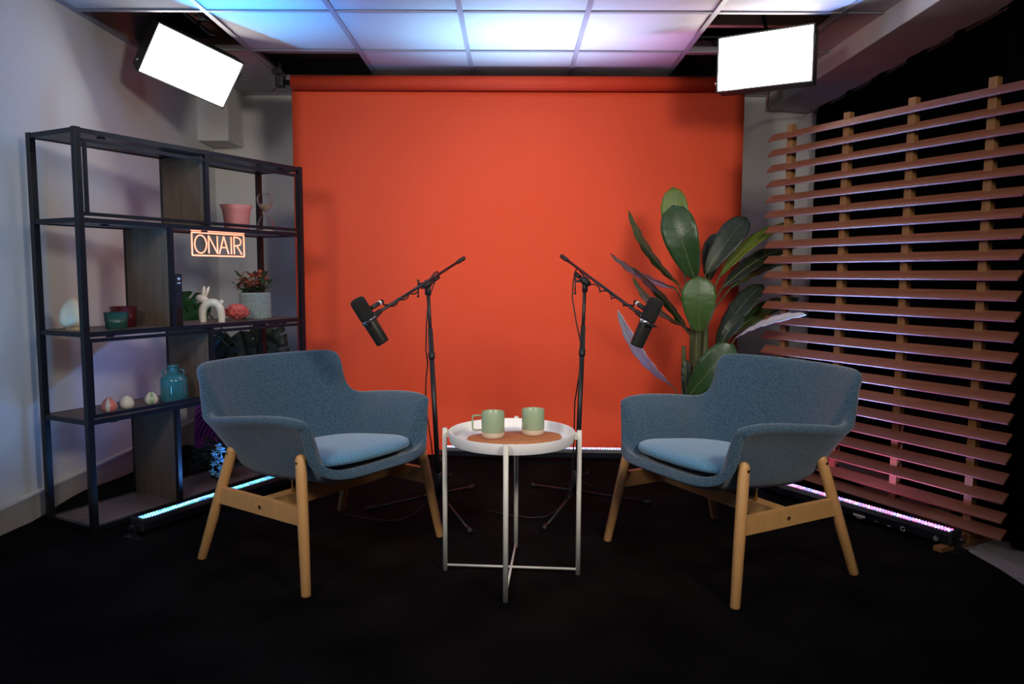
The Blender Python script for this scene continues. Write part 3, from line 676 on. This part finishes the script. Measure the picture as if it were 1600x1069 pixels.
# ------------------------------------------------------------------ LED bars
def led_mat(name, cols, es):
    m = bpy.data.materials.new(name); m.use_nodes = True; nt = m.node_tree; b = nt.nodes['Principled BSDF']
    tc = nt.nodes.new('ShaderNodeTexCoord'); mp = nt.nodes.new('ShaderNodeMapping'); mp.inputs['Scale'].default_value = (90, 90, 90)
    wn = nt.nodes.new('ShaderNodeTexVoronoi'); r = nt.nodes.new('ShaderNodeValToRGB'); wn.inputs['Scale'].default_value = 1
    nt.links.new(tc.outputs['Object'], mp.inputs['Vector']); nt.links.new(mp.outputs['Vector'], wn.inputs['Vector'])
    sp_ = nt.nodes.new('ShaderNodeSeparateColor'); nt.links.new(wn.outputs['Color'], sp_.inputs[0]); nt.links.new(sp_.outputs[0], r.inputs['Fac'])
    r.color_ramp.interpolation = 'CONSTANT'
    while len(r.color_ramp.elements) < len(cols): r.color_ramp.elements.new(.5)
    for i, c in enumerate(cols): r.color_ramp.elements[i].position = i/len(cols); r.color_ramp.elements[i].color = (*c, 1)
    nt.links.new(r.outputs['Color'], b.inputs['Emission Color']); b.inputs['Emission Strength'].default_value = es
    return m
M_ledc = led_mat('led_cyan', [(.03, .55, 1), (.02, .20, 1), (.35, 1, 1), (.03, .9, .55)], 1.0)
M_ledp = led_mat('led_pink', [(1, .15, .45), (.12, .25, 1), (.75, .8, 1), (.9, .25, .9)], 1.0)
M_ledm = led_mat('led_mixed', [(.25, .35, 1), (.6, .9, 1), (1, .35, .8), (.45, .7, 1)], 1.2)
M_house = mat('led_housing', (.006, .007, .012), .35)
def led_bar(a, b, mled, label, side, marks=False):
    a, b = Vector(a), Vector(b); d = b-a; L = d.length; rz = math.atan2(d.y, d.x)
    t = empty('led_light_bar', a, rz, label, 'light bar', 'coloured LED light bars on the carpet')
    bm = nbm()
    prof = [(-.030, .027), (-.034, .033), (-.034, .062), (-.026, .078), (.026, .078), (.034, .062), (.034, .033), (.030, .027)]
    r1 = [bm.verts.new((.015, y, z)) for y, z in prof]; r2 = [bm.verts.new((L-.015, y, z)) for y, z in prof]
    for k in range(8): bm.faces.new((r1[k], r2[k], r2[(k+1) % 8], r1[(k+1) % 8]))
    bm.faces.new(r1[::-1]); bm.faces.new(r2); link('housing', bm, M_house, t)
    for x in (.008, L-.008): bm = nbm(); box(bm, (x, 0, .056), (.016, .076, .056), None, .006); link('end_cap', bm, M_blackp, t)
    for x in (.0, L): 
        bm = nbm(); box(bm, (x+(.012 if x else -.012), 0, .028), (.006, .03, .056)); box(bm, (x+(.012 if x else -.012), 0, .004), (.03, .09, .005)); tube(bm, [(x+(.012 if x else -.012), 0, .05), (x+(.03 if x else -.03), 0, .05)], .009, 10); link('foot_bracket', bm, M_black, t)
    bm = nbm(); n = int(L/.0135)
    for i in range(n):
        x = .025+(L-.05)*i/(n-1)
        for y in (-.012, .0, .012):
            r = bmesh.ops.create_icosphere(bm, subdivisions=1, radius=.0058, matrix=Matrix.Translation((x, y, .079)))
    tag(link('leds', bm, mled, t, True), kind='stuff')
    if marks:
        bm = nbm(); s = side*.0346
        for (x, w, z, h) in ((.42, .06, .045, .002), (.49, .05, .043, .002), (.60, .055, .040, .009), (.68, .012, .036, .002), (.735, .014, .034, .003), (.60, .03, .030, .002)): box(bm, (x, s, z), (w, .001, h))
        for (x, z, w, h) in ((.795, .047, .016, .002), (.795, .031, .016, .002), (.788, .039, .002, .016), (.803, .035, .002, .010), (.93, .04, .002, .024), (.937, .04, .002, .014), (.923, .04, .002, .014)): box(bm, (x, s, z), (w, .001, h))
        link('printed_marks', bm, M_mark, t)
    return t, d.normalized()
bars = {}
t, dl = led_bar((-1.545, 2.96, 0), (-1.045, 3.885, 0), M_ledc, 'cyan glowing LED bar lying in front of the black shelf', -1)
t, db = led_bar((-.40, 4.27, 0), (.655, 4.225, 0), M_ledm, 'white and violet LED bar at the foot of the red backdrop', -1)
t, dr = led_bar((1.235, 3.685, 0), (1.765, 2.845, 0), M_ledp, 'pink and blue LED bar lying in front of the slatted screen', -1, True)
def lamp_line(a, b, q0, q1, tilt, power, col, spread, nm='bar_beam', w=.035):
    a, b = Vector(a), Vector(b); p0, p1 = a.lerp(b, q0), a.lerp(b, q1); c = (p0+p1)/2; d = (b-a).normalized()
    area(nm, (c.x, c.y, .088), (c.x+tilt[0], c.y+tilt[1], 1.088), (p1-p0).length, w, power, col, spread, rollx=d)
A, B = (-1.545, 2.96, 0), (-1.045, 3.885, 0)
lamp_line(A, B, .02, .98, (.07, .02), 5.5, (.012, .24, .95), 34)
lamp_line(A, B, .02, .98, (-.05, .03), 5, (.02, .40, .95), 30)
lamp_line(A, B, .02, .98, (-.25, .1), 6.5, (.10, .32, 1), 160)
A, B = (-.40, 4.27, 0), (.655, 4.225, 0)
lamp_line(A, B, .02, .50, (-.05, -.12), 3.6, (.16, .5, 1), 34)
lamp_line(A, B, .22, .78, (0, -.12), 5, (.45, .75, 1), 34)
lamp_line(A, B, .55, .98, (.02, -.12), 2.4, (.6, .4, 1), 38)
lamp_line(A, B, .85, .98, (.10, -.10), .25, (1, .2, .3), 28)
lamp_line(A, B, .02, .98, (0, -.2), 1.0, (.5, .3, 1), 150)
A, B = (1.235, 3.685, 0), (1.765, 2.845, 0)
lamp_line(A, B, .02, .98, (.16, -.04), 10, (.12, .34, 1), 34)
lamp_line(A, B, .02, .98, (.3, .15), 1.5, (1, .14, .6), 120)
lamp_line(A, B, .02, .98, (-.1, .1), 4.5, (.42, .36, 1), 160)

# ------------------------------------------------------------------ slatted screen
s0 = Vector((1.316, 3.893, 0)); scd = Vector((.450, -.893, 0)).normalized(); sang = math.atan2(scd.y, scd.x)
scr = empty('slatted_wood_screen', s0, sang, 'free-standing slatted wooden screen in front of the black curtain', 'screen')
# local: x along, -y towards the camera side?  (camera side normal = local -y)
tilt = math.radians(42.5); ww = .052
sl = None
for i in range(23):
    z = 1.776-.0780*i+(.006 if i == 22 else 0)
    if i == 22: z = .072
    bm = nbm(); box(bm, (0, 0, 0), (1.262, ww, .0085), Matrix.Rotation(tilt, 3, 'X'), .0008)
    if sl is None: o = link('slat', bm, M_slat, scr); sl = o.data
    else: bm.free(); o = bpy.data.objects.new('slat', sl); COL.objects.link(o); o.parent = scr
    o.location = (.631+random.uniform(-.002, .002), ww/2*math.cos(tilt), z+ww/2*math.sin(tilt))
    o.rotation_euler = (random.uniform(-.03, .03), 0, 0)
for x, zt in ((.118, 1.846), (.453, 1.842), (.778, 1.842), (1.112, 1.85)):
    bm = nbm(); box(bm, (x, ww*math.cos(tilt)+.006, zt/2+.01), (.033, .033, zt-.02), None, .001); link('post', bm, M_post, scr)
for x in (.118, 1.112):
    bm = nbm(); box(bm, (x, .02, .0125), (.036, .34, .022), None, .002); link('foot', bm, M_post, scr)

# ------------------------------------------------------------------ big plant
pl = empty('potted_banana_plant', (1.02, 4.02, 0), 0, 'tall large-leaved artificial plant behind the right armchair', 'potted plant')
PB = Vector((1.02, 4.02, 0))
bm = nbm(); lathe(bm, [(.11, 0), (.125, .005), (.15, .24), (.155, .26), (.148, .262), (.14, .22), (.001, .22)], 36); link('pot', bm, M_blackp, pl, True)
bm = nbm(); lathe(bm, [(.142, .222), (.001, .226)], 24, capb=False); link('soil', bm, M_soil, pl)
CAMP = Vector((0, 0, EYE))
def leaf(b, t, w, m, yaw=0., droop=.03, fold=.25, tip=.5, dy=(0, 0), pet=None, hump=.55):
    """b,t = base and tip in world x,z at plane y=4 shifted by dy; yaw = how far the blade is turned edge-on"""
    B_ = Vector((b[0], 4.0, b[1])); T_ = Vector((t[0], 4.0, t[1]))
    B_ = CAMP+(B_-CAMP)*((4.0+dy[0])/4.0); T_ = CAMP+(T_-CAMP)*((4.0+dy[1])/4.0)
    d = (T_-B_); L = d.length; d.normalize(); view = (CAMP-(B_+T_)/2).normalized()
    s0_ = d.cross(view).normalized(); n0 = s0_.cross(d).normalized()
    if n0.dot(view) < 0: n0 = -n0
    side = s0_*math.cos(yaw)+n0*math.sin(yaw); nrm = n0*math.cos(yaw)-s0_*math.sin(yaw)
    bm = nbm(); rows = []; N = 16; K = 4
    for i in range(N+1):
        q = i/N; prof = ((q**.5)*(1-q**5)**.62/.86 if tip > .4 else (q**.55)*(1-q**1.9)**.75/.74) if 0 < q < 1 else .03
        ww_ = w/2*prof; p = B_+d*L*q+nrm*(droop*math.sin(PI*q)-droop*.6*q*q)
        row = []
        for k in range(-K, K+1):
            c = k/K; row.append(bm.verts.new(p+side*ww_*c+nrm*(fold*ww_*abs(c)**1.3*.6+.0035*math.sin(i*2.1+k)*(abs(c)))-PB))
        rows.append(row)
    for a, b2 in zip(rows, rows[1:]):
        for k in range(2*K): bm.faces.new((a[k], a[k+1], b2[k+1], b2[k]))
    o = link('leaf', bm, m, pl, True); o.modifiers.new('s', 'SOLIDIFY').thickness = .0012
    # midrib and side veins
    bm = nbm(); mp_ = [B_+d*L*(i/N)+nrm*(droop*math.sin(PI*i/N)-droop*.6*(i/N)**2+.0012)-PB for i in range(N)]
    tube(bm, mp_, .002, 5, radii=[.0028*(1-.8*i/N) for i in range(N)])
    if w > .12:
        for i in range(3, N-3, 2):
            for s in (-1, 1):
                q = i/N; prof = (q**.5)*(1-q**5)**.62/.86; p = mp_[i]; e = p+side*s*w/2*prof*.9+d*L*.10+nrm*(fold*w/2*prof*.42+.001)
                tube(bm, [p, p.lerp(e, .5)+nrm*(-.0005), e], .0005, 4)
    link('midrib', bm, M_vein if m is not M_leaflit else M_leaflit, o, True)
    pe = Vector(pet) if pet else Vector((1.0+.02*(b[0]-1.0), 4.0, min(b[1]-.12, .72)))
    bm = nbm(); tube(bm, smoothpath([pe-PB, pe.lerp(B_, .5)+Vector((0, 0, .03))-PB, B_-PB], 5), .0045, 7); link('petiole', bm, M_stem, o, True)
leaf((.911, 1.16), (.852, 1.556), .17, M_leafy, .15, .03, dy=(.10, .05), tip=.6)
leaf((.985, 1.065), (.853, 1.46), .215, M_leaf, .1, .04, dy=(0, -.02), tip=.6)
leaf((.900, 1.035), (.607, 1.42), .12, M_leaf, 1.05, .03, tip=.3, dy=(0, -.05))
leaf((.885, 1.015), (.522, 1.19), .12, M_leafd, 1.15, .02, tip=.3, dy=(.0, .1))
leaf((.962, .770), (.653, 1.139), .12, M_leaf, 1.1, -.02, tip=.3, dy=(0, -.25))
leaf((.955, .80), (.640, 1.06), .13, M_leafb, 1.2, .03, tip=.3, dy=(.02, -.1))
leaf((1.018, .774), (1.005, 1.08), .205, M_leafb, .05, .03, .15, tip=.6, dy=(-.05, -.1), pet=(1.01, 3.99, .45))
leaf((.868, .489), (.561, .880), .12, M_leaflit, .95, .035, tip=.3, dy=(0, -.3), pet=(.93, 4.0, .36))
leaf((1.041, 1.089), (1.250, 1.405), .165, M_leafd, .25, .03, tip=.55, dy=(.02, .02))
leaf((1.062, 1.06), (1.108, 1.320), .15, M_leafd, .5, .02, tip=.5, dy=(.12, .12))
leaf((1.118, 1.082), (1.505, 1.400), .13, M_leafy, .85, .05, tip=.4, dy=(0, .05))
leaf((1.135, 1.02), (1.54, 1.275), .15, M_leafd, .7, .05, tip=.4, dy=(.03, .1))
leaf((1.18, 1.02), (1.50, 1.18), .12, M_leaf, .9, .03, tip=.4, dy=(.06, .15))
leaf((1.110, .705), (1.345, 1.050), .15, M_leafd, .6, .03, tip=.5, dy=(0, .0))
leaf((1.19, .765), (1.55, .985), .16, M_leaf, .75, .04, tip=.4, dy=(.02, .1), pet=(1.06, 4.0, .45))
leaf((1.215, .750), (1.585, .890), .14, M_leaflit, 1.28, .02, tip=.3, dy=(-.1, -.50), pet=(1.06, 4.0, .42))
leaf((.965, .425), (1.205, .712), .185, M_leaf, .15, .03, tip=.55, dy=(-.12, -.22), pet=(1.0, 4.0, .28))
leaf((.958, .40), (.949, .63), .06, M_leafd, .3, .01, tip=.5, dy=(-.05, -.05), pet=(.98, 4.0, .26))
leaf((1.128, .70), (1.245, .878), .10, M_leafd, .4, .02, tip=.5, dy=(-.05, -.08))
for (x, y, r, h, lean) in ((-.02, -.03, .034, .70, .01), (.025, .0, .034, .66, .01), (-.055, .03, .024, .50, -.02), (-.01, .04, .028, .86, -.02)):
    bm = nbm(); tube(bm, smoothpath([(x, y, .2), (x+lean*.5, y, .2+h*.5), (x+lean, y, .2+h)], 5), r, 12, radii=[r*(1-.55*i/10) for i in range(11)]); link('stalk', bm, M_stem, pl, True)

# ------------------------------------------------------------------ plants and panel behind the shelf
def monst(bm, c, d, L, w, nrmv):
    d = Vector(d).normalized(); nv = Vector(nrmv); nv = (nv-d*nv.dot(d)).normalized(); s = d.cross(nv); c = Vector(c)
    P = lambda q: c+d*L*q-nv*L*.10*q*q
    wf = lambda q: w/2*math.sin(PI*(.16+.80*q))**.65
    for sd_ in (-1, 1):
        K = 16; sp_, md_ = [], []
        for k in range(K+1):
            q = k/K*.96; sp_.append(bm.verts.new(P(q))); md_.append(bm.verts.new(P(q)+s*sd_*wf(q)*.5+d*L*.05-nv*w*.01))
        for k in range(K):
            bm.faces.new((sp_[k], sp_[k+1], md_[k+1], md_[k]))
            if k % 4 != 3 or k > 12:
                q0, q1 = k/K*.96, (k+1)/K*.96
                e0 = bm.verts.new(P(q0)+s*sd_*wf(q0)*(1-.06*(k % 4 == 0))+d*L*.10-nv*w*.05); e1 = bm.verts.new(P(q1)+s*sd_*wf(q1)*(1-.06*(k % 4 == 2))+d*L*.10-nv*w*.05)
                bm.faces.new((md_[k], md_[k+1], e1, e0))
    tube(bm, [P(q/8)+nv*.001 for q in range(9)], .002, 5)
ml = Vector((-1.46, 4.72, 0))
mp = empty('monstera_plant', ml, 0, 'dark split-leaf plant standing behind the black shelf', 'potted plant')
bm = nbm(); lathe(bm, [(.09, 0), (.11, .2), (.105, .2), (.10, .17), (.001, .17)], 28); link('pot', bm, M_blackp, mp, True)
def mleaf(x, y, z, d, L, w, m, nv=(.3, -1, .35)):
    bm = nbm(); monst(bm, Vector((x, y, z))-ml, d, L, w, nv); o = link('leaf', bm, m, mp, True); o.modifiers.new('s', 'SOLIDIFY').thickness = .001
    bm = nbm(); tube(bm, smoothpath([(0, 0, .17), ((x-ml.x)*.4, (y-ml.y)*.5, z*.6), (x-ml.x, y-ml.y, z)], 6), .004, 6); link('petiole', bm, M_stem, o, True)
mleaf(-1.83, 4.38, .80, (-.55, .1, .45), .24, .24, M_mons)
mleaf(-1.80, 4.36, .86, (-.75, 0, -.35), .22, .20, M_mons)
mleaf(-1.74, 4.5, .72, (-.5, -.2, -.7), .20, .22, M_mdark)
mleaf(-1.66, 4.5, .74, (.3, -.2, -.8), .26, .24, M_mdark)
mleaf(-1.60, 4.55, .77, (.7, -.2, -.5), .22, .24, M_mdark)
mleaf(-1.56, 4.55, .70, (.6, -.1, -.6), .20, .22, M_mdark)
mleaf(-1.68, 4.6, .62, (-.6, 0, -.3), .20, .2, M_mdark)
mleaf(-1.70, 4.45, .60, (.3, -.3, -.6), .24, .22, M_mdark)
mleaf(-1.86, 4.5, .66, (-.4, -.2, -.6), .18, .18, M_mdark)
mleaf(-1.62, 4.5, .82, (.8, -.1, .1), .14, .12, M_mdark)
# pale cable down the wall
bm = nbm(); tube(bm, smoothpath([SP(1.17, .28, .826), (-1.50, 4.46, .74), (-1.49, 4.42, .62), (-1.47, 4.40, .4), (-1.46, 4.38, .05), (-1.42, 4.36, .014)], 6), .003, 6)
tag(link('pale_cable', bm, M_wcable, smooth=True), 'thin pale cable hanging behind the middle shelf down to the floor', 'cable')
# glossy panel with concentric lines
pa = empty('line_art_panel', (-1.675, 4.50, 0), -.10, 'glossy dark panel with purple LED light in its colour and concentric line relief leaning behind the shelf', 'artwork')
pa.rotation_euler = (-.10, 0, -.10)
bm = nbm(); box(bm, (0, .01, .165), (.62, .02, .33), None, .003); link('panel', bm, M_art, pa)
bm = nbm()
for k in range(12):
    r = .04+k*.026; pts = []
    for i in range(25):
        a = PI*i/24; x = -.12+r*math.cos(a); z = .06+r*math.sin(a)
        if abs(x) < .30 and .01 < z < .32: pts.append((x, -.001, z))
        else:
            if len(pts) > 1: tube(bm, pts, .0035, 5)
            pts = []
    if len(pts) > 1: tube(bm, pts, .0035, 5)
tag(link('raised_lines', bm, M_artl, pa), kind='stuff')
# flowering plant on the floor behind the shelf
fl = SP(.80, .165, LV[0]+.009)
fp = empty('flowering_plant', fl, 0, 'small bushy plant with pale blue flowers on the lowest shelf board', 'potted plant')
bm = nbm(); lathe(bm, [(.05, 0), (.065, .09), (.06, .09), (.055, .075), (.001, .075)], 24); link('pot', bm, M_blackp, fp, True)
bm = nbm()
for k in range(260):
    a = random.uniform(0, 2*PI); r = .12*math.sqrt(random.random()); z = .05+.19*random.random()*(1-r*3)
    small_leaf(bm, (math.cos(a)*r, math.sin(a)*r, z), (math.cos(a), math.sin(a), random.uniform(-.3, .7)), random.uniform(.03, .05), .012)
for k in range(14):
    a = k*2.4; tube(bm, [(0, 0, .07), (math.cos(a)*.10, math.sin(a)*.10, .15)], .002, 5)
o = tag(link('foliage', bm, M_mdark, fp, True), kind='stuff'); o.modifiers.new('s', 'SOLIDIFY').thickness = .0008
for k in range(11):
    c = Vector((.035+.026*math.sin(k*1.9), -.125+.012*math.cos(k*2.3), .185-.014*k)); bm = nbm()
    for j in range(5):
        a = 2*PI*j/5+k; small_leaf(bm, c, (math.cos(a), -.35, math.sin(a)), .021, .012, .2)
    fo = link('flower', bm, M_blue, fp, True); fo.modifiers.new('s', 'SOLIDIFY').thickness = .0008
